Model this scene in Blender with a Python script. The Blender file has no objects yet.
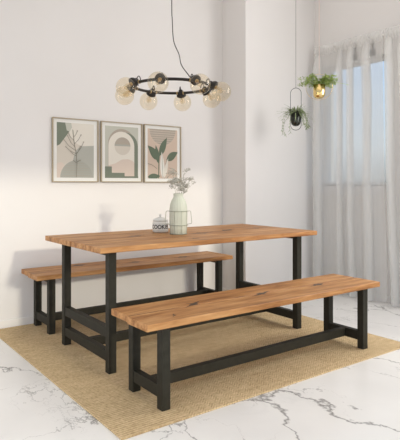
import bpy, bmesh, math, random
from mathutils import Vector, Matrix, noise
R = math.radians
PI = math.pi
sc = bpy.context.scene
C = sc.collection

# ------------------------------------------------------------------ camera
cam_d = bpy.data.cameras.new('camera')
cam = bpy.data.objects.new('camera', cam_d); C.objects.link(cam)
cam.location = (0, 0, 1.1206)
cam.rotation_euler = (R(90), 0, -R(36.515))
cam_d.sensor_fit = 'VERTICAL'; cam_d.sensor_height = 24
cam_d.lens = 24 * 518.32 / 440
cam_d.shift_y = -36.14 / 440
cam_d.clip_start = .05
sc.camera = cam

# ------------------------------------------------------------------ light
sc.view_settings.view_transform = 'Standard'
sc.view_settings.look = 'None'
sc.view_settings.exposure = 0.0
sc.view_settings.gamma = 1
sc.view_settings.use_curve_mapping = False
world = bpy.data.worlds.new('sky'); sc.world = world
world.use_nodes = True
wn = world.node_tree; wn.nodes.clear()
wo = wn.nodes.new('ShaderNodeOutputWorld'); wb = wn.nodes.new('ShaderNodeBackground')
tc = wn.nodes.new('ShaderNodeTexCoord'); sx = wn.nodes.new('ShaderNodeSeparateXYZ')
cr = wn.nodes.new('ShaderNodeValToRGB')
wn.links.new(tc.outputs['Generated'], sx.inputs[0]); 
mr = wn.nodes.new('ShaderNodeMapRange'); mr.inputs[1].default_value = -.1; mr.inputs[2].default_value = .3
wn.links.new(sx.outputs['Z'], mr.inputs[0]); wn.links.new(mr.outputs[0], cr.inputs[0])
e = cr.color_ramp.elements
e[0].position = .22; e[0].color = (.36, .36, .355, 1)
e[1].position = .42; e[1].color = (.66, .74, .80, 1)
e2 = cr.color_ramp.elements.new(.8); e2.color = (.55, .72, .95, 1)
wn.links.new(cr.outputs[0], wb.inputs[0]); wb.inputs[1].default_value = 1.0
wn.links.new(wb.outputs[0], wo.inputs[0])

def light(name, kind, loc, direction, energy, color=(1, 1, 1), size=None, angle=None):
    d = bpy.data.lights.new(name, kind); d.energy = energy; d.color = color
    if size: d.shape = 'RECTANGLE'; d.size, d.size_y = size
    if angle: d.angle = angle
    o = bpy.data.objects.new(name, d); C.objects.link(o); o.location = loc
    o.rotation_euler = Vector(direction).to_track_quat('-Z', 'Z').to_euler()
    return o
# low evening sun through the window behind the camera
light('sun', 'SUN', (0, -3, 3), (-.06, 1, -.285), 1.2, (1, .935, .76), angle=R(2.6))
# added soft fill lamps out of view: front, left, right and overhead
light('soft_fill', 'AREA', (1.3, -1.0, 1.1), (.30, 1, 0), 26, (1, .975, .955), size=(5, 1.9))  # added frontal fill behind the camera, evens out the ambient light
light('side_fill', 'AREA', (-.9, 2.0, .95), (1, .32, -.02), 30, (1, .94, .88), size=(2.4, 1.9))  # added fill at the left, lifts the pier side and low areas
light('right_fill', 'AREA', (4.22, 1.75, 1.75), (-1, .40, -.35), 48, (1, .99, .98), size=(1.5, 1.6))  # added fill by the right wall to brighten the floor; no window here
light('overhead_fill', 'AREA', (3.0, 2.3, 3.3), (0, 0, -1), 9, (1, .97, .95), size=(2.4, 2.8))  # added lamp under the ceiling, stands in for bounced light

# ------------------------------------------------------------------ mesh helpers
class MB:
    def __init__(s): s.v = []; s.f = []; s.m = []
    def add(s, vs, fs, m=0):
        n = len(s.v); s.v += [tuple(v) for v in vs]
        s.f += [tuple(i + n for i in f) for f in fs]; s.m += [m] * len(fs); return s
    def box(s, a, b, m=0):
        x0, y0, z0 = a; x1, y1, z1 = b
        return s.add([(x0,y0,z0),(x1,y0,z0),(x1,y1,z0),(x0,y1,z0),(x0,y0,z1),(x1,y0,z1),(x1,y1,z1),(x0,y1,z1)],
            [(0,3,2,1),(4,5,6,7),(0,1,5,4),(1,2,6,5),(2,3,7,6),(3,0,4,7)], m)
    def tube(s, pts, r, n=8, m=0, closed=False, caps=True):
        pts = [Vector(p) for p in pts]; N = len(pts)
        rs = r if isinstance(r, (list, tuple)) else [r] * N
        vs = []; up = None
        for i, p in enumerate(pts):
            if closed: t = pts[(i + 1) % N] - pts[i - 1]
            else: t = pts[min(i + 1, N - 1)] - pts[max(i - 1, 0)]
            t.normalize()
            if up is None:
                up = Vector((0, 0, 1)) if abs(t.z) < .9 else Vector((1, 0, 0))
            a = t.cross(up)
            if a.length < 1e-5: a = t.orthogonal()
            a.normalize(); b = a.cross(t).normalized(); up = b
            for k in range(n):
                w = 2 * PI * k / n
                vs.append(p + (a * math.cos(w) + b * math.sin(w)) * rs[i])
        fs = []
        for i in range(N if closed else N - 1):
            j = (i + 1) % N
            for k in range(n):
                l = (k + 1) % n
                fs.append((i*n+k, i*n+l, j*n+l, j*n+k))
        if caps and not closed:
            fs.append(tuple(range(n - 1, -1, -1))); fs.append(tuple((N-1)*n + k for k in range(n)))
        return s.add(vs, fs, m)
    def lathe(s, prof, n=32, m=0, mat=None, flute=0, nf=0):
        vs = []; fs = []
        for r, z in prof:
            for k in range(n):
                w = 2 * PI * k / n
                rr = r * (1 + (flute * (abs(math.cos(w * nf / 2)) - .5) if flute else 0))
                p = Vector((rr * math.cos(w), rr * math.sin(w), z))
                vs.append(mat @ p if mat else p)
        for i in range(len(prof) - 1):
            for k in range(n):
                l = (k + 1) % n
                fs.append((i*n+k, i*n+l, (i+1)*n+l, (i+1)*n+k))
        if prof[0][0] > 1e-4: fs.append(tuple(range(n - 1, -1, -1)))
        if prof[-1][0] > 1e-4: fs.append(tuple((len(prof)-1)*n + k for k in range(n)))
        return s.add(vs, fs, m)
    def sphere(s, c, r, n=14, m=0, sc3=(1, 1, 1)):
        prof = [(max(1e-5, r * math.sin(PI * i / n)), -r * math.cos(PI * i / n)) for i in range(n + 1)]
        return s.lathe(prof, n * 2, m, Matrix.Translation(c) @ Matrix.Diagonal((*sc3, 1)))
    def build(s, name, mats, parent=None, loc=None, smooth=False, bevel=0, seg=2):
        me = bpy.data.meshes.new(name); me.from_pydata(s.v, [], s.f)
        for mm in (mats if isinstance(mats, (list, tuple)) else [mats]): me.materials.append(mm)
        for p, i in zip(me.polygons, s.m): p.material_index = i; p.use_smooth = smooth
        bm = bmesh.new(); bm.from_mesh(me)
        bmesh.ops.remove_doubles(bm, verts=bm.verts, dist=1e-6)
        bm.to_mesh(me); bm.free(); me.update()
        o = bpy.data.objects.new(name, me); C.objects.link(o)
        if parent: o.parent = parent
        if loc: o.location = loc
        if bevel:
            md = o.modifiers.new('bevel', 'BEVEL'); md.width = bevel; md.segments = seg; md.limit_method = 'ANGLE'
            md.harden_normals = False
        if smooth == 'auto': pass
        return o

def thing(name, label, cat, loc, rz=0, group=None):
    o = bpy.data.objects.new(name, None); C.objects.link(o); o.empty_display_size = .1
    o.location = loc; o.rotation_euler = (0, 0, rz); o['label'] = label; o['category'] = cat
    if group: o['group'] = group
    return o
def tag(o, label, cat, group=None):
    o['label'] = label; o['category'] = cat
    if group: o['group'] = group
    return o
def struct(o): o['kind'] = 'structure'; return o
def dup(root, loc, label, group=None):
    r = root.copy(); C.objects.link(r); r.location = loc; r['label'] = label
    if group: r['group'] = group
    for ch in list(root.children):
        c = ch.copy(); C.objects.link(c); c.parent = r
        for g in list(ch.children):
            d = g.copy(); C.objects.link(d); d.parent = c
    return r

# ------------------------------------------------------------------ materials
def mat(name, col, rough=.5, metal=0, spec=.5, **k):
    m = bpy.data.materials.new(name); m.use_nodes = True
    b = m.node_tree.nodes['Principled BSDF']
    b.inputs['Base Color'].default_value = (*col, 1); b.inputs['Roughness'].default_value = rough
    b.inputs['Metallic'].default_value = metal; b.inputs['Specular IOR Level'].default_value = spec
    for a, v in k.items(): b.inputs[a.replace('_', ' ')].default_value = v
    return m
class NT:
    def __init__(s, m): s.t = m.node_tree; s.b = s.t.nodes['Principled BSDF']
    def n(s, typ, **k):
        nd = s.t.nodes.new('ShaderNode' + typ)
        for a, v in k.items(): setattr(nd, a, v)
        return nd
    def l(s, a, b): s.t.links.new(a, b)
    def val(s, sock, v):
        if hasattr(v, 'is_linked'): s.l(v, sock)
        else: sock.default_value = v
    def math(s, op, a, b=0.0, c=None, clamp=False):
        nd = s.n('Math', operation=op, use_clamp=clamp); s.val(nd.inputs[0], a); s.val(nd.inputs[1], b)
        if c is not None: s.val(nd.inputs[2], c)
        return nd.outputs[0]
    def coord(s, scale=(1, 1, 1), loc=(0, 0, 0), rot=(0, 0, 0)):
        t = s.n('TexCoord'); mp = s.n('Mapping')
        mp.inputs['Scale'].default_value = scale; mp.inputs['Location'].default_value = loc; mp.inputs['Rotation'].default_value = rot
        s.l(t.outputs['Object'], mp.inputs[0]); return mp.outputs[0]
    def noise(s, vec, scale=1, detail=4, rough=.5, dist=0):
        nd = s.n('TexNoise'); s.l(vec, nd.inputs['Vector']); nd.inputs['Scale'].default_value = scale
        nd.inputs['Detail'].default_value = detail; nd.inputs['Roughness'].default_value = rough; nd.inputs['Distortion'].default_value = dist
        return nd
    def ramp(s, fac, stops):
        nd = s.n('ValToRGB'); s.l(fac, nd.inputs[0]); el = nd.color_ramp.elements
        while len(el) < len(stops): el.new(.5)
        for q, (p, c) in zip(el, stops): q.position = p; q.color = (*c, 1) if len(c) == 3 else c
        return nd.outputs[0]
    def mix(s, fac, a, b, mode='MIX'):
        nd = s.n('Mix', data_type='RGBA', blend_type=mode)
        s.val(nd.inputs[0], fac)
        for i, v in ((6, a), (7, b)):
            if hasattr(v, 'is_linked'): s.l(v, nd.inputs[i])
            else: nd.inputs[i].default_value = (*v, 1)
        return nd.outputs[2]
    def bump(s, h, strength=.2, dist=.01):
        nd = s.n('Bump'); nd.inputs['Strength'].default_value = strength; nd.inputs['Distance'].default_value = dist
        s.l(h, nd.inputs['Height']); s.l(nd.outputs[0], s.b.inputs['Normal'])

def wall_mat(name, col):
    m = mat(name, col, .85, spec=.2); t = NT(m)
    n = t.noise(t.coord(), 1.3, 3)
    c = t.ramp(n.outputs['Fac'], [(.3, tuple(x * .985 for x in col)), (.7, tuple(min(1, x * 1.015) for x in col))])
    t.l(c, t.b.inputs['Base Color'])
    t.bump(t.noise(t.coord(), 160, 3).outputs['Fac'], .05, .002)
    return m
M_wall = wall_mat('painted_plaster', (.775, .75, .73))
M_trim = mat('white_trim_paint', (.80, .78, .76), .5)
M_ceil = wall_mat('ceiling_paint', (.88, .87, .86))

def wood_mat(name, knots, axis_len, seams):
    """knots: (x, y, size, turn) in object space; seams: y positions between boards"""
    m = mat(name, (.6, .32, .14), .5, spec=.3); t = NT(m)
    tcn = t.n('TexCoord'); sp = t.n('SeparateXYZ'); t.l(tcn.outputs['Object'], sp.inputs[0])
    # each board gets its own grain offset and tone
    bid = 0.0
    for sy in seams: bid = t.math('ADD', bid, t.math('GREATER_THAN', sp.outputs[1], sy))
    if not hasattr(bid, 'is_linked'): bid = t.math('ADD', 0.0, 0.0)
    cb = t.n('CombineXYZ'); t.l(t.math('MULTIPLY', bid, 3.7), cb.inputs[0]); t.l(t.math('MULTIPLY', bid, 1.9), cb.inputs[1])
    ad = t.n('VectorMath', operation='ADD'); t.l(tcn.outputs['Object'], ad.inputs[0]); t.l(cb.outputs[0], ad.inputs[1])
    # push grain around knots
    warp = t.noise(ad.outputs[0], 1.6, 3, .5)
    ws = t.n('VectorMath', operation='SCALE'); t.l(warp.outputs['Color'], ws.inputs[0]); ws.inputs['Scale'].default_value = .11
    ad2 = t.n('VectorMath', operation='ADD'); t.l(ad.outputs[0], ad2.inputs[0]); t.l(ws.outputs[0], ad2.inputs[1])
    mp = t.n('Mapping'); mp.inputs['Scale'].default_value = (1.1, 17, 17); t.l(ad2.outputs[0], mp.inputs[0])
    g = t.noise(mp.outputs[0], 1.6, 7, .6)
    mp2 = t.n('Mapping'); mp2.inputs['Scale'].default_value = (3, 110, 110); t.l(ad2.outputs[0], mp2.inputs[0])
    g2 = t.noise(mp2.outputs[0], 1.0, 3, .6)
    blot = t.noise(ad.outputs[0], 2.6, 2, .5)
    col = t.ramp(g.outputs['Fac'], [(.30, (.21, .088, .028)), (.42, (.38, .175, .060)), (.54, (.52, .265, .103)), (.70, (.65, .375, .168))])
    col = t.mix(.35, col, t.ramp(g2.outputs['Fac'], [(.3, (.55, .5, .45)), (.65, (1.0, 1.0, 1.0))]), 'MULTIPLY')
    col = t.mix(.6, col, t.ramp(blot.outputs['Fac'], [(.35, (.82, .74, .66)), (.6, (1, 1, 1))]), 'MULTIPLY')
    # knots and filled cracks
    nz = t.noise(tcn.outputs['Object'], 38, 3, .7)
    nv = t.n('VectorMath', operation='SUBTRACT'); t.l(nz.outputs['Color'], nv.inputs[0]); nv.inputs[1].default_value = (.5, .5, .5)
    nsx = t.n('SeparateXYZ'); t.l(nv.outputs[0], nsx.inputs[0])
    X = t.math('MULTIPLY_ADD', nsx.outputs[0], .06, sp.outputs[0]); Y = t.math('MULTIPLY_ADD', nsx.outputs[1], .045, sp.outputs[1])
    dark = 0.0; halo = 0.0
    for (kx, ky, s_, a) in knots:
        dx = t.math('SUBTRACT', X, kx); dy = t.math('SUBTRACT', Y, ky)
        ca, sa = math.cos(a), math.sin(a)
        u = t.math('ADD', t.math('MULTIPLY', dx, ca), t.math('MULTIPLY', dy, sa))
        v = t.math('SUBTRACT', t.math('MULTIPLY', dy, ca), t.math('MULTIPLY', dx, sa))
        def ell(p, q, l_, w_, e_=1.6):
            return t.math('ADD', t.math('POWER', t.math('ABSOLUTE', t.math('DIVIDE', p, l_)), e_), t.math('POWER', t.math('ABSOLUTE', t.math('DIVIDE', q, w_)), e_))
        s_ *= 1.4; d1 = ell(u, v, s_ * 2.2, s_ * .5, .62); d2 = ell(t.math('ADD', v, t.math('MULTIPLY', u, .5)), u, s_ * .75, s_ * .4, .75)
        d3 = ell(t.math('ADD', u, v), t.math('SUBTRACT', u, v), s_ * .6, s_ * .22, 1.0)
        dmin = t.math('MINIMUM', t.math('MINIMUM', d1, d2), d3)
        dark = t.math('MAXIMUM', dark, t.math('MULTIPLY', t.math('SUBTRACT', 1.1, dmin), 4, clamp=True))
        halo = t.math('MAXIMUM', halo, t.math('SUBTRACT', 1.0, ell(u, v, s_ * 2.6, s_ * 1.0), clamp=True))
    if knots:
        col = t.mix(t.math('MULTIPLY', halo, .7), col, (.40, .17, .055))
        col = t.mix(dark, col, (.055, .035, .022))
    for sy in seams:
        gap = t.math('LESS_THAN', t.math('ABSOLUTE', t.math('SUBTRACT', sp.outputs[1], sy)), .0065)
        col = t.mix(t.math('MULTIPLY', t.math('MULTIPLY', gap, t.math('MULTIPLY', t.math('SUBTRACT', blot.outputs['Fac'], .40, clamp=True), 5, clamp=True)), .85), col, (.09, .045, .02))
    t.l(col, t.b.inputs['Base Color'])
    t.bump(g2.outputs['Fac'], .12, .002)
    return m

def black_mat():
    m = mat('black_painted_wood', (.018, .018, .014), .6, spec=.28); t = NT(m)
    n = t.noise(t.coord((9, 9, 9)), 3, 4)
    t.l(t.ramp(n.outputs['Fac'], [(.3, (.018, .0165, .0105)), (.7, (.026, .0235, .016))]), t.b.inputs['Base Color'])
    t.bump(n.outputs['Fac'], .08, .002)
    return m
M_black = black_mat()

def marble_mat():
    m = mat('veined_marble', (.85, .84, .83), .22, spec=.45); t = NT(m)
    co = t.coord((1, 1, 1), (0, 0, 0), (0, 0, 0))
    base = t.ramp(t.noise(co, 1.5, 4).outputs['Fac'], [(.3, (.79, .77, .745)), (.6, (.86, .84, .81))])
    def veins(sx, sy, rot, scale, width, seed, warp, lo, hi, masksc):
        mp = t.n('Mapping'); mp.inputs['Scale'].default_value = (sx, sy, 1); mp.inputs['Rotation'].default_value = (0, 0, rot)
        mp.inputs['Location'].default_value = (seed, seed * 1.7, 0)
        tcn = t.n('TexCoord'); t.l(tcn.outputs['Object'], mp.inputs[0])
        w1 = t.noise(mp.outputs[0], 1.7, 6, .62)
        s1 = t.n('VectorMath', operation='SCALE'); t.l(w1.outputs['Color'], s1.inputs[0]); s1.inputs['Scale'].default_value = warp
        a1 = t.n('VectorMath', operation='ADD'); t.l(mp.outputs[0], a1.inputs[0]); t.l(s1.outputs[0], a1.inputs[1])
        vo = t.n('TexVoronoi', feature='DISTANCE_TO_EDGE'); vo.inputs['Scale'].default_value = scale; t.l(a1.outputs[0], vo.inputs['Vector'])
        mk = t.noise(mp.outputs[0], masksc, 2)
        wdt = t.math('MULTIPLY', t.math('SUBTRACT', mk.outputs['Fac'], lo, clamp=True), width / (hi - lo))
        return t.math('MULTIPLY', t.math('SUBTRACT', 1.0, t.math('DIVIDE', vo.outputs['Distance'], t.math('ADD', wdt, .0005)), clamp=True),
                      t.math('MULTIPLY', t.math('SUBTRACT', mk.outputs['Fac'], lo, clamp=True), 1 / (hi - lo), clamp=True))
    v1 = veins(1, .62, .7, 1.7, .013, 3.3, .9, .38, .50, 1.6)
    v2 = veins(1, .8, .3, 3.4, .010, 9.1, .7, .47, .6, 2.3)
    v3 = veins(1, .7, 1.1, .9, .05, 5.2, 1.3, .5, .66, 1.1)
    col = t.mix(t.math('MULTIPLY', v3, .16), base, (.50, .49, .48))
    col = t.mix(t.math('MULTIPLY', v1, .95), col, (.26, .25, .24))
    col = t.mix(t.math('MULTIPLY', v2, .8), col, (.36, .34, .33))
    t.l(col, t.b.inputs['Base Color'])
    return m
M_marble = marble_mat()

def rug_mat():
    m = mat('woven_jute', (.5, .37, .21), .95, spec=.1); t = NT(m)
    tcn = t.n('TexCoord'); sp = t.n('SeparateXYZ'); t.l(tcn.outputs['Object'], sp.inputs[0])
    x, y = sp.outputs[0], sp.outputs[1]
    # herringbone: stripes across X whose slant flips on every band
    per = .034
    tri = t.math('PINGPONG', x, per)                 # 0..per zigzag
    st = t.math('FRACT', t.math('DIVIDE', t.math('ADD', y, tri), .018))
    zig = t.math('PINGPONG', st, .5)
    st2 = t.math('PINGPONG', t.math('FRACT', t.math('DIVIDE', x, .012)), .5)
    # the left border and the outer edge are plain ribs
    plain = t.math('LESS_THAN', x, .36)
    h = t.math('ADD', t.math('MULTIPLY', zig, t.math('SUBTRACT', 1.0, plain)), t.math('MULTIPLY', t.math('PINGPONG', t.math('FRACT', t.math('DIVIDE', y, .018)), .5), plain))
    nz = t.noise(tcn.outputs['Object'], 70, 4, .7)
    mp = t.n('Mapping'); mp.inputs['Scale'].default_value = (3, 22, 1); t.l(tcn.outputs['Object'], mp.inputs[0])
    str_ = t.noise(mp.outputs[0], 2.2, 4, .6)
    big = t.noise(tcn.outputs['Object'], 2.5, 3)
    f = t.math('ADD', t.math('MULTIPLY', h, .52), t.math('MULTIPLY', nz.outputs['Fac'], .80))
    col = t.ramp(f, [(.27, (.34, .24, .13)), (.5, (.60, .455, .27)), (.78, (.79, .64, .42))])
    col = t.mix(.5, col, t.ramp(str_.outputs['Fac'], [(.3, (.72, .66, .58)), (.6, (1.05, 1.03, 1))]), 'MULTIPLY')
    col = t.mix(.5, col, t.ramp(big.outputs['Fac'], [(.35, (.84, .80, .75)), (.65, (1.06, 1.05, 1.03))]), 'MULTIPLY')
    t.l(col, t.b.inputs['Base Color'])
    t.bump(t.math('ADD', h, t.math('MULTIPLY', st2, .3)), .5, .006)
    return m
M_rug = rug_mat()

def sheer_mat():
    m = bpy.data.materials.new('sheer_linen'); m.use_nodes = True
    t = m.node_tree; t.nodes.clear()
    o = t.nodes.new('ShaderNodeOutputMaterial'); tr = t.nodes.new('ShaderNodeBsdfTransparent')
    df = t.nodes.new('ShaderNodeBsdfDiffuse'); tl = t.nodes.new('ShaderNodeBsdfTranslucent')
    a = t.nodes.new('ShaderNodeMixShader'); b = t.nodes.new('ShaderNodeMixShader')
    df.inputs[0].default_value = (.93, .92, .90, 1); tl.inputs[0].default_value = (.93, .92, .90, 1)
    a.inputs[0].default_value = .25; t.links.new(df.outputs[0], a.inputs[1]); t.links.new(tl.outputs[0], a.inputs[2])
    tc = t.nodes.new('ShaderNodeTexCoord'); mp = t.nodes.new('ShaderNodeMapping'); mp.inputs['Scale'].default_value = (25, 25, 2)
    nz = t.nodes.new('ShaderNodeTexNoise'); nz.inputs['Scale'].default_value = 3
    t.links.new(tc.outputs['Object'], mp.inputs[0]); t.links.new(mp.outputs[0], nz.inputs['Vector'])
    mr = t.nodes.new('ShaderNodeMapRange'); mr.inputs[3].default_value = .41; mr.inputs[4].default_value = .46
    t.links.new(nz.outputs['Fac'], mr.inputs[0]); t.links.new(mr.outputs[0], b.inputs[0])
    t.links.new(tr.outputs[0], b.inputs[1]); t.links.new(a.outputs[0], b.inputs[2]); t.links.new(b.outputs[0], o.inputs[0])
    return m
M_sheer = sheer_mat()

def glass_mat(name, tint, gl=.12, rough=.02):
    """thin glass shell: tinted transparency with a fresnel-weighted gloss"""
    m = bpy.data.materials.new(name); m.use_nodes = True
    t = m.node_tree; t.nodes.clear()
    o = t.nodes.new('ShaderNodeOutputMaterial'); tr = t.nodes.new('ShaderNodeBsdfTransparent'); g = t.nodes.new('ShaderNodeBsdfGlossy')
    tr.inputs[0].default_value = (*tint, 1); g.inputs['Roughness'].default_value = rough; g.inputs[0].default_value = (1, .97, .9, 1)
    fr = t.nodes.new('ShaderNodeLayerWeight'); fr.inputs['Blend'].default_value = .5
    pw = t.nodes.new('ShaderNodeMath'); pw.operation = 'POWER'; pw.inputs[1].default_value = 4; t.links.new(fr.outputs['Facing'], pw.inputs[0])
    ma = t.nodes.new('ShaderNodeMath'); ma.operation = 'MULTIPLY_ADD'; ma.inputs[1].default_value = .5; ma.inputs[2].default_value = gl; t.links.new(pw.outputs[0], ma.inputs[0])
    mx = t.nodes.new('ShaderNodeMixShader'); t.links.new(ma.outputs[0], mx.inputs[0])
    t.links.new(tr.outputs[0], mx.inputs[1]); t.links.new(g.outputs[0], mx.inputs[2]); t.links.new(mx.outputs[0], o.inputs[0])
    return m
M_pane = glass_mat('window_glass', (.97, .98, .98), .03)
M_globe = glass_mat('amber_glass', (.96, .92, .84), .05, .06)

M_iron = mat('dark_bronze_metal', (.022, .018, .015), .45, .3)
M_brass = mat('aged_brass', (.50, .36, .18), .35, .9)
M_gold = mat('polished_gold', (.83, .62, .27), .22, 1)
M_gunmetal = mat('glossy_gunmetal', (.045, .048, .042), .18, .7)
M_wire = mat('dark_wire', (.05, .055, .05), .4, .4)
M_cord = mat('grey_cord', (.25, .24, .23), .7)
M_copper = mat('pale_copper_cord', (.60, .45, .38), .6)
M_frame = mat('light_oak_frame', (.40, .33, .225), .5)
M_paper = mat('white_mat_board', (.80, .79, .75), .8)
M_vase = mat('pale_sage_ceramic', (.56, .58, .485), .45, spec=.4)
M_vwire = mat('sage_grey_wire', (.33, .34, .27), .5, .3)
M_flower = mat('dried_flower', (.50, .48, .43), .95, spec=.1)
M_stem = mat('dried_stem', (.38, .37, .30), .9)
M_jar = mat('white_glazed_ceramic', (.72, .71, .67), .3)
M_ink = mat('dark_lettering', (.05, .05, .055), .6)
M_fil = mat('bulb_filament_mount', (.55, .38, .20), .4, .6)
def leaf_mat(name, a, b):
    m = mat(name, a, .6, spec=.3); t = NT(m)
    t.l(t.ramp(t.noise(t.coord(), 30, 2).outputs['Fac'], [(.35, a), (.65, b)]), t.b.inputs['Base Color'])
    return m
M_fern = leaf_mat('fern_leaf', (.22, .32, .07), (.42, .52, .17))
M_grass = leaf_mat('trailing_leaf', (.18, .24, .11), (.40, .46, .26))
M_soil = mat('soil', (.06, .045, .03), .95)

# ------------------------------------------------------------------ the room
WY = 4.135           # back wall
PX, PY = 3.345, 3.775   # projecting pier: left face x, front face y
WX = 4.34            # window wall
CH = 3.40
FY = -1.6            # wall behind the camera
LX = -2.4
MBx = lambda a, b: MB().box(a, b)
struct(MBx((LX, FY, -.1), (WX + .3, WY + .2, 0)).build('floor', M_marble))
struct(MBx((LX, FY, CH), (WX + .3, WY + .2, CH + .12)).build('ceiling', M_ceil))
struct(MBx((LX, WY, 0), (WX + .3, WY + .2, CH)).build('wall_back', M_wall))
struct(MBx((PX, PY, 0), (WX, WY, CH)).build('wall_pier', M_wall))
wy0, wy1, wz0, wz1 = 2.85, 3.715, 1.11, 2.36
b = MB()
b.box((WX, wy1, 0), (WX + .25, WY, CH)); b.box((WX, FY, 0), (WX + .25, wy0, CH))
b.box((WX, wy0, 0), (WX + .25, wy1, wz0)); b.box((WX, wy0, wz1), (WX + .25, wy1, CH))
struct(b.build('wall_right', M_wall))
# wall behind the camera, with the big opening the evening sun comes through
b = MB(); ox0, ox1, oz0, oz1 = -1.2, 3.62, .55, 2.86
b.box((LX, FY - .15, 0), (ox0, FY, CH)); b.box((ox1, FY - .15, 0), (WX + .25, FY, CH))
b.box((ox0, FY - .15, 0), (ox1, FY, oz0)); b.box((ox0, FY - .15, oz1), (ox1, FY, CH))
struct(b.build('wall_front', M_wall))
# window
w = struct(thing('window_1', '', '', (WX + .10, wy0, wz0)))
del w['label']; del w['category']
W_, H_ = wy1 - wy0, wz1 - wz0
b = MB(); fw = .028
b.box((0, 0, 0), (.05, W_, fw)); b.box((0, 0, H_ - fw), (.05, W_, H_)); b.box((0, 0, fw), (.05, fw, H_ - fw)); b.box((0, W_ - fw, fw), (.05, W_, H_ - fw))
b.build('window_frame', M_trim, w, bevel=.003)
MBx((.02, fw, fw), (.026, W_ - fw, H_ - fw)).build('pane', M_pane, w)
MBx((-.10, -.0, -.012), (.0, W_, .012)).build('window_sill', M_trim, w, bevel=.004)
# baseboards
def base(name, a, b_): struct(MBx(a, b_).build(name, M_trim, bevel=.004))
base('baseboard_back', (LX, WY - .014, 0), (PX, WY, .065))
base('baseboard_pier_side', (PX - .014, PY - .014, 0), (PX, WY - .014, .065))
base('baseboard_pier', (PX, PY - .014, 0), (WX - .014, PY, .065))
base('baseboard_right', (WX - .014, FY, 0), (WX, PY, .065))

# ------------------------------------------------------------------ rug
b = MB(); rx0, rx1, ry0, ry1 = 1.07, 3.31, 2.02, 4.112
n = 60
o = MBx((0, 0, 0), (rx1 - rx0, ry1 - ry0, .008)).build('area_rug', M_rug, loc=(rx0, ry0, 0.0002), bevel=.003)
tag(o, 'woven jute herringbone rug lying under the table and both benches', 'rug')

# ------------------------------------------------------------------ table and benches
RZ = .0085
def slab(L, W, T, seams, seed, ragged=.0):
    """boards glued into one slab, edges slightly wavy, shallow v-groove at each seam"""
    rnd = random.Random(seed); bm = MB()
    ys = [0] + seams + [W]
    nx = 48
    for i in range(len(ys) - 1):
        a, c = ys[i], ys[i + 1]; g = .002
        a2 = a + (g if i else 0); c2 = c - (g if i < len(ys) - 2 else 0)
        e0 = (-ragged if i % 2 else ragged) * (-1 if seed % 2 else 1); e1 = rnd.uniform(-ragged, ragged)
        vs = []; fs = []
        ch = .004
        for k in range(nx + 1):
            x = e0 + (L + e1 - e0) * k / nx
            wa = .004 * noise.noise(Vector((x * 2.3, seed, 0))) if i == 0 else 0
            wc = .004 * noise.noise(Vector((x * 2.3, seed + 9, 0))) if i == len(ys) - 2 else 0
            A, B = a2 + wa, c2 + wc
            vs += [(x, A, -T + ch), (x, A + ch, -T), (x, B - ch, -T), (x, B, -T + ch), (x, B, -ch), (x, B - ch, 0), (x, A + ch, 0), (x, A, -ch)]
        for k in range(nx):
            for j in range(8):
                fs.append((k*8+j, (k+1)*8+j, (k+1)*8+(j+1) % 8, k*8+(j+1) % 8))
        fs.append(tuple(range(8))); fs.append(tuple(nx*8 + j for j in range(7, -1, -1)))
        bm.add(vs, [tuple(reversed(f)) for f in fs])
    return bm
def end_rail(parent, x, y0, y1, z0, z1, s, name='cross_rail'):
    MBx((x + .004, y0, z0), (x + s - .004, y1, z1)).build(name, M_black, parent, bevel=.002)

def table():
    X0, X1, Y0, Y1 = 1.2815, 3.0963, 2.667, 3.545; H = .76 - RZ; T = .033
    t = thing('dining_table', 'long wooden slab dining table on black trestle legs, set with vase and jar', 'table', (X0, Y0, RZ))
    L, W = X1 - X0, Y1 - Y0
    seams = [.205, .43, .665]
    kn = [(1.772, 3.149, .05, .3), (2.269, 3.053, .06, 0), (2.58, 3.13, .055, .4), (2.887, 3.131, .05, -.3), (2.02, 2.78, .03, .2)]
    m = wood_mat('table_oak', [(a - X0, b_ - Y0, s_, r_) for a, b_, s_, r_ in kn], L, seams)
    o = slab(L, W, T, seams, 3, .001).build('tabletop', m, t, loc=(0, 0, H))
    s = .0494; ix, iy = .09, .077
    hz = H - T
    for x in (ix, L - ix - s):
        for y in (iy, W - iy - s):
            MBx((x, y, 0), (x + s, y + s, hz)).build('leg', M_black, t, bevel=.003)
        end_rail(t, x, iy + s, W - iy - s, .205, .265, s, 'cross_rail')
        end_rail(t, x, iy + s, W - iy - s, .065, .125, s, 'cross_rail')
        MBx((x + .003, iy + s, hz - .03), (x + s - .003, W - iy - s, hz)).build('top_rail', M_black, t, bevel=.002)
    MBx((ix + s - .004, W / 2 - .022, .067), (L - ix - s + .004, W / 2 + .022, .123)).build('stretcher', M_black, t, bevel=.002)
    return t
table()

def bench(X0, Y0, label, knots, seed):
    L, W, H, T = 1.8273, .4003, .4531 - RZ, .0345
    t = thing('bench', label, 'bench', (X0, Y0, RZ), group='benches on both sides of the table')
    seams = [.205]
    m = wood_mat('bench_oak', knots, L, seams)
    slab(L, W, T, seams, seed, .007).build('seat', m, t, loc=(0, 0, H))
    s = .0492; ix, iy = .093, .030; hz = H - T
    for x in (ix, L - ix - s):
        for y in (iy, W - iy - s):
            MBx((x, y, 0), (x + s, y + s, hz)).build('leg', M_black, t, bevel=.003)
        end_rail(t, x, iy + s, W - iy - s, .055, .115, s)
        MBx((x + .003, iy + s, hz - .03), (x + s - .003, W - iy - s, hz)).build('top_rail', M_black, t, bevel=.002)
    MBx((ix + s - .004, W / 2 - .02, .057), (L - ix - s + .004, W / 2 + .02, .113)).build('stretcher', M_black, t, bevel=.002)
    return t
NX, NY = 1.2627, 2.1115
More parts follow.
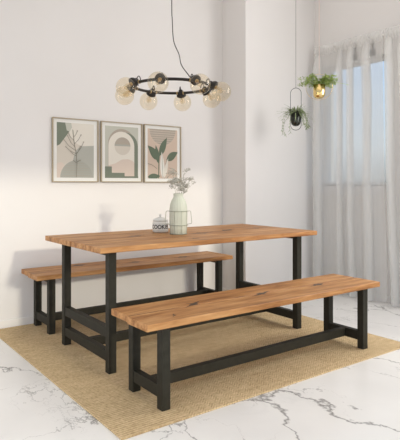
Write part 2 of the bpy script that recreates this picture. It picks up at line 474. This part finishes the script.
bench(NX, NY, 'wooden bench with black legs in front of the table, nearest the viewer',
      [(.42, .225, .04, .5), (.909, .20, .042, .3), (1.41, .185, .045, .2), (.2, .09, .016, 1)], 11)
FX, FYb = 1.2858, 3.700
bench(FX, FYb, 'wooden bench with black legs behind the table, against the back wall',
      [(.446, .31, .06, .2), (.903, .19, .05, .1), (1.404, .195, .055, .1)], 23)

# ------------------------------------------------------------------ pictures
def circle(cx, cz, r, a0=0, a1=2 * PI, n=36): return [(cx + r * math.cos(a0 + (a1 - a0) * i / n), cz + r * math.sin(a0 + (a1 - a0) * i / n)) for i in range(n + 1)]
A = {}
def art(name, col):
    if name not in A: A[name] = mat(name, col, .85, spec=.15)
    return A[name]
cols = dict(cream=(.72, .68, .60), sage=(.43, .43, .38), green=(.20, .225, .175), pink=(.60, .48, .39), beige=(.62, .57, .49), taupe=(.42, .37, .31),
            lsage=(.52, .52, .45), line=(.24, .22, .18), leaf=(.14, .175, .125), white=(.76, .74, .68), blush=(.66, .56, .48), grey=(.40, .40, .35))
names = list(cols); mats_art = [art('print_' + k, cols[k]) for k in names]
def picture(x0, x1, z0, z1, label, draw):
    t = thing('framed_picture', label, 'picture', ((x0 + x1) / 2, WY - .001, z0), group='framed prints on the back wall')
    w2 = (x1 - x0) / 2; H = z1 - z0; fr = .0085; d = .020
    b = MB()
    b.box((-w2, -d, 0), (w2, 0, fr)); b.box((-w2, -d, H - fr), (w2, 0, H))
    b.box((-w2, -d, fr), (-w2 + fr, 0, H - fr)); b.box((w2 - fr, -d, fr), (w2, 0, H - fr))
    b.build('frame', M_frame, t, bevel=.0015)
    MBx((-w2 + fr, -.008, fr), (w2 - fr, -.002, H - fr)).build('mat_board', M_paper, t)
    mg = .040; ax0, az0, ax1, az1 = -w2 + mg, mg * .95, w2 - mg, H - mg * .95
    P = MB(); lay = [0]
    def poly(pts, c):
        lay[0] += 1; y = -.0084 - lay[0] * .00012
        # normalised coordinates 0..1 -> print area, clipped
        q = clip([(ax0 + u * (ax1 - ax0), az0 + v * (az1 - az0)) for u, v in pts], ax0, az0, ax1, az1)
        if len(q) < 3: return
        if sum(a[0] * b_[1] - b_[0] * a[1] for a, b_ in zip(q, q[1:] + q[:1])) < 0: q.reverse()
        P.add([(u, y, v) for u, v in q], [tuple(range(len(q)))], names.index(c))
    def stroke(pts, wd, c):
        for (a, b_) in zip(pts, pts[1:]):
            dx, dz = b_[0] - a[0], b_[1] - a[1]; l = math.hypot(dx, dz) or 1
            nx_, nz_ = -dz / l * wd, dx / l * wd * .72
            poly([(a[0] - nx_, a[1] - nz_), (b_[0] - nx_, b_[1] - nz_), (b_[0] + nx_, b_[1] + nz_), (a[0] + nx_, a[1] + nz_)], c)
    draw(poly, stroke)
    P.build('print', mats_art, t)
def clip(q, x0, z0, x1, z1):
    for ax, lim, sg in ((0, x0, 1), (0, x1, -1), (1, z0, 1), (1, z1, -1)):
        out = []
        for i in range(len(q)):
            a, b_ = q[i - 1], q[i]
            ia, ib = sg * (a[ax] - lim) >= 0, sg * (b_[ax] - lim) >= 0
            if ia != ib:
                k = (lim - a[ax]) / (b_[ax] - a[ax]); out.append((a[0] + k * (b_[0] - a[0]), a[1] + k * (b_[1] - a[1])))
            if ib: out.append(b_)
        q = out
        if not q: break
    return q
ASP = .72
def ucirc(cx, cz, r, a0=0, a1=2 * PI, n=36): return [(cx + r * math.cos(a0 + (a1 - a0) * i / n), cz + r * ASP * math.sin(a0 + (a1 - a0) * i / n)) for i in range(n + 1)]
def art1(poly, stroke):
    poly([(0, 0), (1, 0), (1, 1), (0, 1)], 'beige')
    poly(ucirc(.8, .93, .5), 'cream')
    poly([(0, .57), (.08, .60), (.32, .83), (.38, 1), (0, 1)], 'green')
    poly([(.22, 1), (.26, .86), (.34, .84), (.40, .92), (.38, 1)], 'lsage')
    poly([(.45, 0), (.42, .3), (.5, .5), (.64, .58), (1, .60), (1, 0)], 'sage')
    poly([(0, 0), (0, .26), (.12, .28), (.25, .2), (.3, 0)], 'blush')
    poly(ucirc(.53, 0, .44, 0, PI), 'grey')
    poly([(.42, .3), (.66, .3), (.6, .35), (.48, .35)], 'grey')
    for k in range(6): stroke([(.14 + .02 * k * k * .4, .04 + .045 * k), (.92 - .02 * k * k * .4, .04 + .045 * k)], .004, 'taupe')
    stroke([(.52, .30), (.52, .42), (.46, .62), (.42, .88)], .008, 'line')
    for (x, z, dx, dz) in ((.51, .44, -.28, .12), (.51, .44, .2, .22), (.49, .5, -.3, .18), (.48, .56, -.2, .2), (.46, .62, .18, .17), (.45, .68, -.15, .13), (.44, .74, .1, .12), (.5, .42, .12, .16), (.5, .4, -.14, .08)):
        stroke([(x, z), (x + dx * .6, z + dz * .45), (x + dx, z + dz)], .0055, 'line')
        poly(ucirc(x + dx, z + dz, .018), 'taupe')
    stroke([(.53, .28), (.51, .0)], .005, 'line')
    stroke([(.42, .32), (.50, .28), (.64, .33)], .006, 'line')
def art2(poly, stroke):
    poly([(0, 0), (1, 0), (1, 1), (0, 1)], 'lsage')
    poly([(.09, 0)] + list(reversed(ucirc(.50, .66, .41, 0, PI))) + [(.91, 0)], 'taupe')
    poly([(.3, 0)] + list(reversed(ucirc(.62, .62, .37, 0, PI))) + [(.99, 0)], 'green')
    pass
    poly([(.10, 0)] + list(reversed(ucirc(.49, .62, .39, 0, PI))) + [(.88, 0)], 'cream')
    poly([(.10, 0), (.10, .24), (.3, .28), (.5, .36), (.68, .37), (.82, .34), (.88, .3), (.88, .0)], 'blush')
    poly(ucirc(.52, .62, .24), 'taupe'); 
    poly(ucirc(.52, .62, .24, PI * 1.0, PI * 2), 'beige'); poly([(.285, .62), (.755, .62), (.755, .655), (.285, .655)], 'grey')
    poly([(0, 0), (.58, 0), (.58, .10), (.2, .10), (.2, .22), (0, .22)], 'green')
    poly([(.4, 0), (1, 0), (1, .035), (.4, .035)], 'green')
def leafp(x, z, dx, dz, w):
    px_, pz_ = -dz, dx; o_ = []
    for k in range(9):
        s_ = k / 8; f_ = w * math.sin(PI * s_ ** .8); o_.append((x + dx * s_ + px_ * f_, z + dz * s_ + pz_ * f_))
    for k in range(7, 0, -1):
        s_ = k / 8; f_ = -w * math.sin(PI * s_ ** .8); o_.append((x + dx * s_ + px_ * f_, z + dz * s_ + pz_ * f_))
    return o_
def art3(poly, stroke):
    poly([(0, 0), (1, 0), (1, 1), (0, 1)], 'pink')
    poly(ucirc(.5, 1.0, .44, PI, 2 * PI), 'taupe')
    for k in range(7): stroke([(.06 + .006 * k * k, .96 - .045 * k), (.94 - .006 * k * k, .96 - .045 * k)], .005, 'blush')
    stroke([(.36, .0), (.37, .4), (.4, .5)], .014, 'leaf'); stroke([(.37, .38), (.2, .45)], .01, 'leaf'); stroke([(.56, 0), (.6, .3), (.68, .42)], .01, 'line')
    poly(leafp(.37, .38, -.37, .28, .20), 'leaf'); poly(leafp(.38, .46, .26, .38, .20), 'leaf'); poly(leafp(.36, .3, -.1, .38, .18), 'leaf')
    poly(leafp(.62, .38, .40, .17, .19), 'leaf')
    poly(leafp(.5, .0, -.04, .55, .13), 'white'); poly(leafp(.54, .0, .14, .42, .12), 'cream')
    stroke([(.5, .0), (.47, .5)], .005, 'line'); stroke([(0, .3), (.15, .27), (.3, .2)], .006, 'line'); stroke([(.7, .22), (.85, .2), (.98, .14)], .006, 'line')
    poly(leafp(.0, .03, .42, .02, .14), 'leaf'); stroke([(.62, .0), (.8, .1), (1, .12)], .006, 'line')
picture(1.549, 1.958, 1.135, 1.668, 'framed print of a dried twig in a round vase, leftmost of three pictures', art1)
picture(1.983, 2.394, 1.135, 1.668, 'framed print of a green arch over a circle and steps, middle picture', art2)
picture(2.414, 2.823, 1.133, 1.670, 'framed print of big green leaves on pink under a half circle, rightmost picture', art3)

# ------------------------------------------------------------------ vase, flowers, jar
TZ = .7605
v = thing('vase', 'pale sage fluted milk-bottle vase in a wire holder on the table', 'vase', (2.091, 3.085, TZ))
prof = [(.052, 0), (.058, .006), (.0625, .05), (.0635, .12), (.0632, .178), (.0605, .208), (.052, .235), (.040, .256), (.0345, .268), (.034, .278), (.036, .286), (.034, .292), (.029, .29), (.027, .25), (.03, .22)]
MB().lathe(prof, 96, flute=.035, nf=20).build('body', M_vase, v, smooth=True)
b = MB()
def ring(r, z, n=40): return [(r * math.cos(2 * PI * k / n), r * math.sin(2 * PI * k / n), z) for k in range(n)]
b.tube(ring(.067, .165), .0023, 6, closed=True); b.tube(ring(.067, .065), .0023, 6, closed=True)
b.tube(ring(.062, .003), .0023, 6, closed=True)
va = R(-36.5)
for k in range(8):
    w_ = va + 2 * PI * k / 8 + .39; c_, s_ = math.cos(w_), math.sin(w_)
    b.tube([(.067 * c_, .067 * s_, .165), (.067 * c_, .067 * s_, .065), (.062 * c_, .062 * s_, .003)], .0009, 5)
b.build('wire_holder', M_vwire, v, smooth=True)
for sg in (0, PI):
    c_, s_ = math.cos(va + sg), math.sin(va + sg)
    MB().tube([(.066 * c_, .066 * s_, .165), (.083 * c_, .083 * s_, .166), (.089 * c_, .089 * s_, .160), (.096 * c_, .096 * s_, .085), (.093 * c_, .093 * s_, .075), (.068 * c_, .068 * s_, .072), (.066 * c_, .066 * s_, .066)], .0023, 6).build('handle', M_vwire, v, smooth=True)

# dried flowers: several umbel sprays, individually lifted out of the vase
def sprig(x0, y0, tip, seed, label):
    rnd = random.Random(seed)
    t = thing('dried_flower', label, 'flower', (2.091 + x0, 3.085 + y0, TZ + .20), group='dried flowers in the vase')
    tip = Vector(tip); mid = Vector((tip.x * .22, tip.y * .22, tip.z * .55))
    main = [Vector((0, 0, 0)), mid * .5 + Vector((0, 0, .02)), mid, tip * .8 + Vector((0, 0, -.0)), tip]
    b = MB(); b.tube(main, .0012, 5)
    for br in range(9):
        s_ = rnd.uniform(.5, 1); p = mid.lerp(tip, (s_ - .5) * 2)
        q = p + Vector((rnd.uniform(-.045, .045), rnd.uniform(-.04, .04), rnd.uniform(.0, .055)))
        b.tube([p, (p + q) / 2 + Vector((0, 0, -.004)), q], .0007, 4)
        heads = MB()
        for f in range(13):
            e_ = q + Vector((rnd.uniform(-.016, .016), rnd.uniform(-.016, .016), rnd.uniform(-.009, .012)))
            b.tube([q - Vector((0, 0, .008)), e_], .00045, 3)
            heads.sphere(e_, rnd.uniform(.0024, .0042), 4, sc3=(1, 1, .8))
        heads.build('flower_head', M_flower, t, smooth=True)
    b.build('stem', M_stem, t, smooth=True)
rt = Vector((math.cos(R(-36.5)), math.sin(R(-36.5)), 0)); fwv = Vector((math.sin(R(36.5)), math.cos(R(36.5)), 0))
for i, (u, d, z, lab) in enumerate([
    (-.075, 0, .245, 'grey dried umbel sprig leaning left, farthest left in the vase'),
    (-.035, .03, .225, 'grey dried umbel sprig just left of the vase middle'),
    (-.005, -.02, .20, 'short grey dried umbel sprig in the middle of the vase'),
    (.035, .02, .255, 'tall grey dried umbel sprig rising right of the middle'),
    (.075, 0, .215, 'grey dried umbel sprig leaning right over the vase rim'),
    (.065, -.02, .155, 'lowest grey dried umbel sprig, drooping to the right')]):
    p = rt * u + fwv * d
    sprig(rt.x * u * .12, rt.y * u * .12, (p.x, p.y, z - .02), 40 + i, lab)

j = thing('cookie_jar', 'small lidded white cookie jar with dark lettering beside the vase', 'jar', (2.069, 3.292, TZ))
MB().lathe([(.052, 0), (.058, .004), (.060, .02), (.060, .070), (.057, .080), (.050, .083), (.047, .083)], 48).build('body', M_jar, j, smooth=True)
lid = MB().lathe([(.056, .0835), (.058, .086), (.057, .091), (.048, .099), (.030, .106), (.012, .111), (.006, .113)], 48).build('lid', M_jar, j, smooth=True)
MB().lathe([(.004, .112), (.005, .117), (.0095, .122), (.0105, .127), (.007, .132), (.001, .133)], 20).build('knob', M_jar, lid, smooth=True)
b = MB()
def text_obj(txt, size):
    cu = bpy.data.curves.new('txt', 'FONT'); cu.body = txt; cu.size = size; cu.align_x = 'CENTER'; cu.align_y = 'CENTER'; cu.offset = .0012
    cu.resolution_u = 3
    ob = bpy.data.objects.new('txt', cu); C.objects.link(ob)
    dg = bpy.context.evaluated_depsgraph_get(); me = bpy.data.meshes.new_from_object(ob.evaluated_get(dg))
    bpy.data.objects.remove(ob); bpy.data.curves.remove(cu)
    return me
me = text_obj('COOKIES', .032)
bm = bmesh.new(); bm.from_mesh(me)
for k in range(40):
    xx = -.07 + k * .0035
    bmesh.ops.bisect_plane(bm, geom=bm.verts[:] + bm.edges[:] + bm.faces[:], plane_co=(xx, 0, 0), plane_no=(1, 0, 0))
xs = [q.co.x for q in bm.verts]; xr = max(abs(min(xs)), abs(max(xs)))
th0 = math.atan2(-3.292, -2.069)
for q in bm.verts:
    th = th0 + q.co.x / xr * .078 / .0604; z = q.co.y * 1.3 + .041
    q.co = Vector((.0604 * math.cos(th), .0604 * math.sin(th), z))
bm.to_mesh(me); bm.free()
me.materials.clear(); me.materials.append(M_ink)
me.name = 'lettering'
lt = bpy.data.objects.new('lettering', me); C.objects.link(lt); lt.parent = j
for z in (.018, .064):
    MB().tube([(.0601 * math.cos(a_ * PI / 24), .0601 * math.sin(a_ * PI / 24), z) for a_ in range(48)], .0006, 4, closed=True).build('painted_band', M_cord, j)

# ------------------------------------------------------------------ chandelier
CX, CY, CZ = 2.06, 3.125, 1.822; RR = .273
ch = thing('chandelier', 'black ring chandelier with eight amber glass globes hanging above the table', 'chandelier', (CX, CY, CZ))
MB().tube([(RR * math.cos(2*PI*k/96), RR * math.sin(2*PI*k/96), 0) for k in range(96)], .0105, 8, closed=True).build('ring', M_iron, ch, smooth=True)
view = Vector((CX, CY, 0)).normalized(); rgt = Vector((view.y, -view.x, 0))
for k in range(8):
    ph = R(31 + 45 * k)
    out = (rgt * math.cos(ph) + view * math.sin(ph)).normalized()
    tang = Vector((-out.y, out.x, 0))
    far = math.sin(ph); axis = (out * (.74 - .12 * far) + Vector((0, 0, -.66 - .12 * far))).normalized()
    p0 = out * RR
    arm = MB()
    arm.tube([p0 + tang * -.028 + Vector((0, 0, .0)), p0 + tang * -.020], .0135, 10); arm.tube([p0 + tang * .020, p0 + tang * .028], .0135, 10)
    arm.tube([p0, p0 + out * .018 + Vector((0, 0, .004)), p0 + out * .03 + Vector((0, 0, -.004))], .008, 10)
    arm_o = arm.build('brass_joint', M_brass, ch, smooth=True)
    q0 = p0 + out * .022 + Vector((0, 0, .006))
    rot = axis.to_track_quat('Z', 'Y').to_matrix().to_4x4()
    Mx = Matrix.Translation(q0) @ rot
    cap = MB()
    cap.lathe([(.008, -.026), (.015, -.022), (.018, -.008), (.029, .000), (.036, .012), (.037, .026), (.030, .031)], 20, mat=Mx)
    cap_o = cap.build('lamp_cap', M_iron, ch, smooth=True)
    lp = []
    top = Mx @ Vector((0, 0, -.02))
    for i in range(9):
        a_ = PI * i / 8
        lp.append(top + Vector((0, 0, 1)) * .030 * math.sin(a_) + (-out) * (.014 - .014 * math.cos(a_)) + Vector((0, 0, -.006 * i / 8)))
    MB().tube(lp, .0032, 6).build('cord_loop', M_iron, cap_o, smooth=True)
    g = MB(); Rg = .069; c0 = Mx @ Vector((0, 0, .026 + Rg * .86))
    # open-bottomed globe: neck at the cap, small opening at the far end
    prof = [(Rg * math.sin(a_), -Rg * math.cos(a_)) for a_ in [R(22 + (172 - 22) * i / 20) for i in range(21)]]
    gm = Matrix.Translation(c0) @ rot
    vs = []; n = 32
    g.lathe(prof, n, mat=gm)
    g.f = [f for f in g.f if len(f) == 4]; g.m = [0] * len(g.f)
    g.build('glass_globe', M_globe, ch, smooth=True)
    bl = MB(); bm_ = Mx
    bl.lathe([(.013, .022), (.013, .040), (.010, .042)], 14, mat=bm_)
    bl.build('socket', M_brass, ch, smooth=True)
    bb = MB().lathe([(.010, .042), (.016, .055), (.021, .070), (.019, .084), (.010, .094), (.001, .097)], 18, mat=bm_)
    bb.build('bulb', M_globe, ch, smooth=True)
    MB().tube([Mx @ Vector((.0, 0, .042)), Mx @ Vector((.007, 0, .055)), Mx @ Vector((-.006, 0, .064)), Mx @ Vector((.006, 0, .073)), Mx @ Vector((0, 0, .082))], .0016, 5).build('filament', M_fil, ch)
# supply cord: from the ceiling down to the ring
pa = rgt * .128 - view * .225; pa = pa.normalized() * RR
def pt(u, z): return rgt * u + view * 0 + Vector((0, 0, z))
cord = [pa + Vector((0, 0, .008)), pa * .82 + rgt * .0 + Vector((0, 0, .05)), pa * .5 + Vector((0, 0, .13)), rgt * .022 + pa * .22 + Vector((0, 0, .22)), rgt * .014 + Vector((0, 0, .33)), rgt * .004 + Vector((0, 0, .48)), rgt * 0 + Vector((0, 0, .64)), rgt * 0 + Vector((0, 0, CH - CZ - .02))]
def smooth_pts(p, n=8):
    o_ = []
    p = [Vector(q) for q in p]
    for i in range(len(p) - 1):
        a, b_, c, d = p[max(i-1, 0)], p[i], p[i+1], p[min(i+2, len(p)-1)]
        for k in range(n):
            t = k / n
            o_.append(.5 * ((2*b_) + (-a + c)*t + (2*a - 5*b_ + 4*c - d)*t*t + (-a + 3*b_ - 3*c + d)*t**3))
    o_.append(p[-1]); return o_
MB().tube(smooth_pts(cord), .0036, 6).build('supply_cord', M_iron, ch, smooth=True)
MB().lathe([(.055, 0), (.055, -.02), (.03, -.028), (.004, -.03)][::-1], 24, mat=Matrix.Translation(rgt * 0 + Vector((0, 0, CH - CZ)))).build('ceiling_rose', M_iron, ch, smooth=True)

# ------------------------------------------------------------------ hanging planters
def leaf_fan(b, p, d, L, w, droop, n=5):
    """one narrow arching leaf blade as a thin folded strip"""
    d = Vector(d); s_ = Vector((-d.y, d.x, 0)).normalized() if (abs(d.x) + abs(d.y)) > 1e-4 else Vector((1, 0, 0))
    vs = []; 
    for k in range(n + 1):
        t = k / n; c = p + d * L * t + Vector((0, 0, -droop * t * t))
        ww = w * math.sin(PI * min(.97, .12 + t * .85))
        vs += [c - s_ * ww + Vector((0, 0, w * .3)), c, c + s_ * ww + Vector((0, 0, w * .3))]
    fs = []
    for k in range(n):
        i = k * 3; fs += [(i, i+1, i+4, i+3), (i+1, i+2, i+5, i+4)]
    b.add(vs, fs)
def hang(name, label, loc, cordm, ringm, potm, potr, poth, ringw, rtop, rbot):
    t = thing(name, label, 'hanging planter', loc, 0, 'planters hanging from the ceiling')
    z = loc[2]
    # cord runs up to the ceiling
    c_ = MB().tube([(0, 0, rtop - .002), (0, 0, CH - z)], .0022, 6).build('hanging_cord', cordm, t)
    MB().lathe([(.012, -.018), (.012, -.002), (.004, 0)], 12, mat=Matrix.Translation((0, 0, CH - z))).build('ceiling_hook', cordm, t)
    rg = []
    vw = Vector((loc[0], loc[1], 0)).normalized(); ri = Vector((vw.y, -vw.x, 0))
    for k in range(17): a_ = PI * k / 16; rg.append(ri * ringw * math.cos(a_) + Vector((0, 0, rtop - ringw + ringw * math.sin(a_))))
    for k in range(17): a_ = PI + PI * k / 16; rg.append(ri * ringw * math.cos(a_) + Vector((0, 0, rbot + ringw + ringw * math.sin(a_))))
    MB().tube(rg, .0026 if ringw < .08 else .0016, 6, closed=True).build('hoop', ringm, t, smooth=True)
    pr = [(.001, 0), (potr * .5, .004), (potr * .84, poth * .13), (potr * .97, poth * .28), (potr, poth * .42), (potr, poth), (potr - .004, poth), (potr - .004, poth * .85)]
    pot = MB().lathe(pr, 36).build('pot', potm, t, smooth=True)
    so = MB().lathe([(potr - .005, poth * .82), (potr - .006, poth * .84), (.001, poth * .86)], 24).build('soil', M_soil, pot, smooth=True)
    return t, ri, vw
# black trailing plant
t, ri, vw = hang('hanging_planter', 'black pot with trailing grassy plant hung in a dark oval hoop', (3.645, 3.40, 1.665), M_cord, M_wire, M_gunmetal, .048, .145, .050, .362, -.036)
rnd = random.Random(5); b = MB()
for k in range(90):
    a_ = rnd.uniform(0, 2 * PI); el = rnd.uniform(-.15, 1.0)
    d = Vector((math.cos(a_) * math.cos(el), math.sin(a_) * math.cos(el), math.sin(el)))
    leaf_fan(b, Vector((math.cos(a_) * .02, math.sin(a_) * .02, .125)), d, rnd.uniform(.07, .19), .0035, rnd.uniform(.02, .10), 6)
for k in range(70):
    a_ = rnd.uniform(0, 2 * PI); el = rnd.uniform(.3, 1.4)
    leaf_fan(b, Vector((math.cos(a_) * .025, math.sin(a_) * .025, .12)), Vector((math.cos(a_) * math.cos(el), math.sin(a_) * math.cos(el), math.sin(el))), rnd.uniform(.04, .10), .003, rnd.uniform(0, .03), 5)
for k in range(9):
    a_ = rnd.choice((rnd.gauss(0, .6), rnd.gauss(PI, .6))); c = ri * math.cos(a_) + vw * math.sin(a_)
    x_ = rnd.uniform(.06, .11); z_ = rnd.uniform(-.03, .11)
    path = smooth_pts([Vector((0, 0, .13)), c * .045 + Vector((0, 0, .165)), c * x_ + Vector((0, 0, .10)), c * (x_ + .02) + Vector((0, 0, .02 - z_ * .4)), c * (x_ + rnd.uniform(0, .04)) + Vector((0, 0, -z_))], 4)
    b.tube(path, .0014, 4)
    for q in path[4:]:
        for s_ in (-1, 1):
            leaf_fan(b, q, Vector((rnd.uniform(-1, 1), rnd.uniform(-1, 1), -.3)), rnd.uniform(.02, .035), .003, .008, 3)
b.build('foliage', M_grass, t)
# gold planter with fern
t, ri, vw = hang('hanging_planter', 'gold pot with bushy bright green fern, hung near the curtain', (3.508, 3.00, 1.858), M_copper, M_gold, M_gold, .051, .120, .1125, .215, -.010)
rnd = random.Random(8); b = MB()
for k in range(22):
    a_ = rnd.uniform(0, 2 * PI)
    c = ri * math.cos(a_) * 1.25 + vw * math.sin(a_) * .8; L = rnd.uniform(.07, .155)
    lift = rnd.uniform(-.01, .075) * (1.3 if math.cos(a_) < -.3 else .8); drp = rnd.uniform(.02, .10) if math.cos(a_) < -.2 else rnd.uniform(.0, .05)
    st = [Vector((0, 0, .11)), c * L * .45 + Vector((0, 0, .125 + lift)), c * L + Vector((0, 0, .130 + lift - drp * min(1, abs(math.cos(a_)) * 1.2)))]
    st = smooth_pts(st, 5); b.tube(st, .0011, 4)
    for i, q in enumerate(st[2:]):
        for s_ in range(7):
            d = Vector((rnd.uniform(-1, 1), rnd.uniform(-1, 1), rnd.uniform(-.5, .6))).normalized()
            leaf_fan(b, q + Vector([rnd.uniform(-.012, .012) for _ in range(3)]), d, rnd.uniform(.010, .020), .0055, .002, 2)
for k in range(70):
    q = ri * rnd.gauss(-.01, .062) + vw * rnd.gauss(0, .035) + Vector((0, 0, .128 + abs(rnd.gauss(0, .028))))
    b.tube([Vector((q.x * .2, q.y * .2, .105)), Vector((q.x * .7, q.y * .7, q.z - .004)), q], .0008, 3)
    for s_ in range(5):
        d = Vector((rnd.uniform(-1, 1), rnd.uniform(-1, 1), rnd.uniform(-.4, .7))).normalized()
        leaf_fan(b, q + Vector([rnd.uniform(-.01, .01) for _ in range(3)]), d, rnd.uniform(.010, .020), .0055, .002, 2)
q = smooth_pts([Vector((0, 0, .11)), ri * .08 + Vector((0, 0, .14)), ri * .17 + Vector((0, 0, .13)), ri * .25 + Vector((0, 0, .108))], 5)
b.tube(q, .001, 4)
for p in q[8:]: leaf_fan(b, p, Vector((rnd.uniform(-1, 1), rnd.uniform(-1, 1), .2)), .014, .004, .002, 2)
b.build('foliage', M_fern, t)

# ------------------------------------------------------------------ curtains
RODZ = 2.515; RX = WX - .075
def curtain(segs, drift, seed, label, drift0=0):
    """segs: (y_from, y_to, pleated) along the rod; a pleat is a roll of stacked cloth, the rest hangs as one flat layer"""
    rnd = random.Random(seed); prof = []
    for (a_, c_, pleat) in segs:
        if pleat:
            m_, h_ = (a_ + c_) / 2, (c_ - a_) / 2; bulge = rnd.uniform(.046, .060)
            for ps in range(4):          # cloth stacked behind the roll
                for i in range(6):
                    t = i / 6; q = t if ps % 2 == 0 else 1 - t
                    prof.append((a_, (c_ - a_) * (.06 + .88 * q), .016 - .010 * ps, 1))
            for i in range(15):          # the rounded roll facing the room
                an = PI * i / 14
                prof.append((a_, h_ - h_ * 1.06 * math.cos(an), -.018 - bulge * math.sin(an), 1))
        else:
            for i in range(8):
                t = i / 8; prof.append((a_ + (c_ - a_) * t, 0, .010 * math.sin(PI * t) ** 2, 0))
    prof.append((segs[-1][1], 0, 0, 0))
    nu = len(prof) - 1; nz = 56; top, hem = RODZ + .05, .012
    vs = []; fs = []
    yc = segs[0][0]
    for iz in range(nz + 1):
        v_ = iz / nz; z = top + (hem - top) * v_
        g = min(1, v_ / .10)
        for iu, (y, dy, dx, pl) in enumerate(prof):
            k = iu / nu
            sway = .018 * noise.noise(Vector((y * 5, z * .7, seed))) + .006 * noise.noise(Vector((y * 20, z * 2, seed)))
            yy = y + dy * (.8 + .2 * g) * (1 + .22 * noise.noise(Vector((y * 8, z * 1.1, seed + 3)))) + sway * g + (drift0 + drift * k) * v_ ** 1.2
            x = RX + .016 * (1 - g) + dx * (.15 + .85 * g) + .010 * g * noise.noise(Vector((y * 7, z * 1.2, seed + 5)))
            if v_ < .09:
                h_ = 1 - v_ / .09
                x += .005 * noise.noise(Vector(((y + dy) * 70, z * 14, seed))) * h_ ; yy += .006 * noise.noise(Vector((y * 60, z * 20, seed + 1))) * h_
            zz = z + (.012 * noise.noise(Vector((y * 45, seed, 2))) if iz == 0 else 0)
            vs.append((min(x, WX - .02), yy, zz))
    for iz in range(nz):
        for iu in range(nu):
            a = iz * (nu + 1) + iu; fs.append((a, a + 1, a + nu + 2, a + nu + 1))
    org = Vector((RX, yc, 0))
    o = MB().add([Vector(p) - org for p in vs], fs).build('curtain', M_sheer, loc=org, smooth=True)
    # the gathered heading is a second, doubled strip of the same cloth around the rod
    vs = []; fs = []; y0, y1 = segs[0][0], segs[-1][1]; n_ = int(abs(y1 - y0) / .006)
    for j, (dz, dx) in enumerate(((.055, .008), (.03, -.014), (.0, -.023), (-.03, -.018), (-.055, -.004))):
        for i in range(n_ + 1):
            y = y0 + (y1 - y0) * i / n_
            vs.append((dx + .007 * math.sin(i * 1.25 + 3 * noise.noise(Vector((y * 12, 0, seed)))) , y + .004 * noise.noise(Vector((y * 50, dz * 40, seed))) - yc, RODZ + dz + .008 * noise.noise(Vector((y * 40, j * .3, seed)))))
    for j in range(4):
        for i in range(n_):
            a = j * (n_ + 1) + i; fs.append((a, a + 1, a + n_ + 2, a + n_ + 1))
    MB().add(vs, fs).build('gathered_heading', M_sheer, o, smooth=True)
    return tag(o, label, 'curtain', 'sheer curtains on the rod')
curtain([(3.70, 3.61, 1), (3.61, 3.40, 0), (3.40, 3.345, 1), (3.345, 3.27, 0), (3.27, 3.215, 1), (3.215, 3.10, 0), (3.10, 3.02, 1), (3.02, 2.88, 0)], -.05, 4,
        'sheer off-white curtain hanging across the window, behind the gold pot')
curtain([(2.86, 2.79, 1), (2.79, 2.71, 0), (2.71, 2.62, 1), (2.62, 2.50, 0), (2.50, 2.38, 1), (2.38, 2.25, 0), (2.25, 2.15, 1)], -.06, 9,
        'sheer off-white curtain at the right edge of the photo', -.08)
rod = thing('curtain_rod', 'curtain rod on small dark brackets above the window', 'curtain rod', (RX, 2.0, RODZ))
MB().tube([(0, 0, 0), (0, 1.72, 0)], .008, 12).build('rod', M_trim, rod, smooth=True)
for y, z, w_ in ((3.45, -.14, .028), (3.24, -.13, .034), (3.04, -.125, .055)):
    b = MB(); b.box((.052, y - 2.0 - w_ / 2, z - .028), (.0745, y - 2.0 + w_ / 2, z + .028)); b.box((.060, y - 2.0 - .005, z + .028), (.0745, y - 2.0 + .005, .02)); b.box((0, y - 2.0 - .004, .008), (.0745, y - 2.0 + .004, .018))
    b.build('bracket', M_iron, rod)
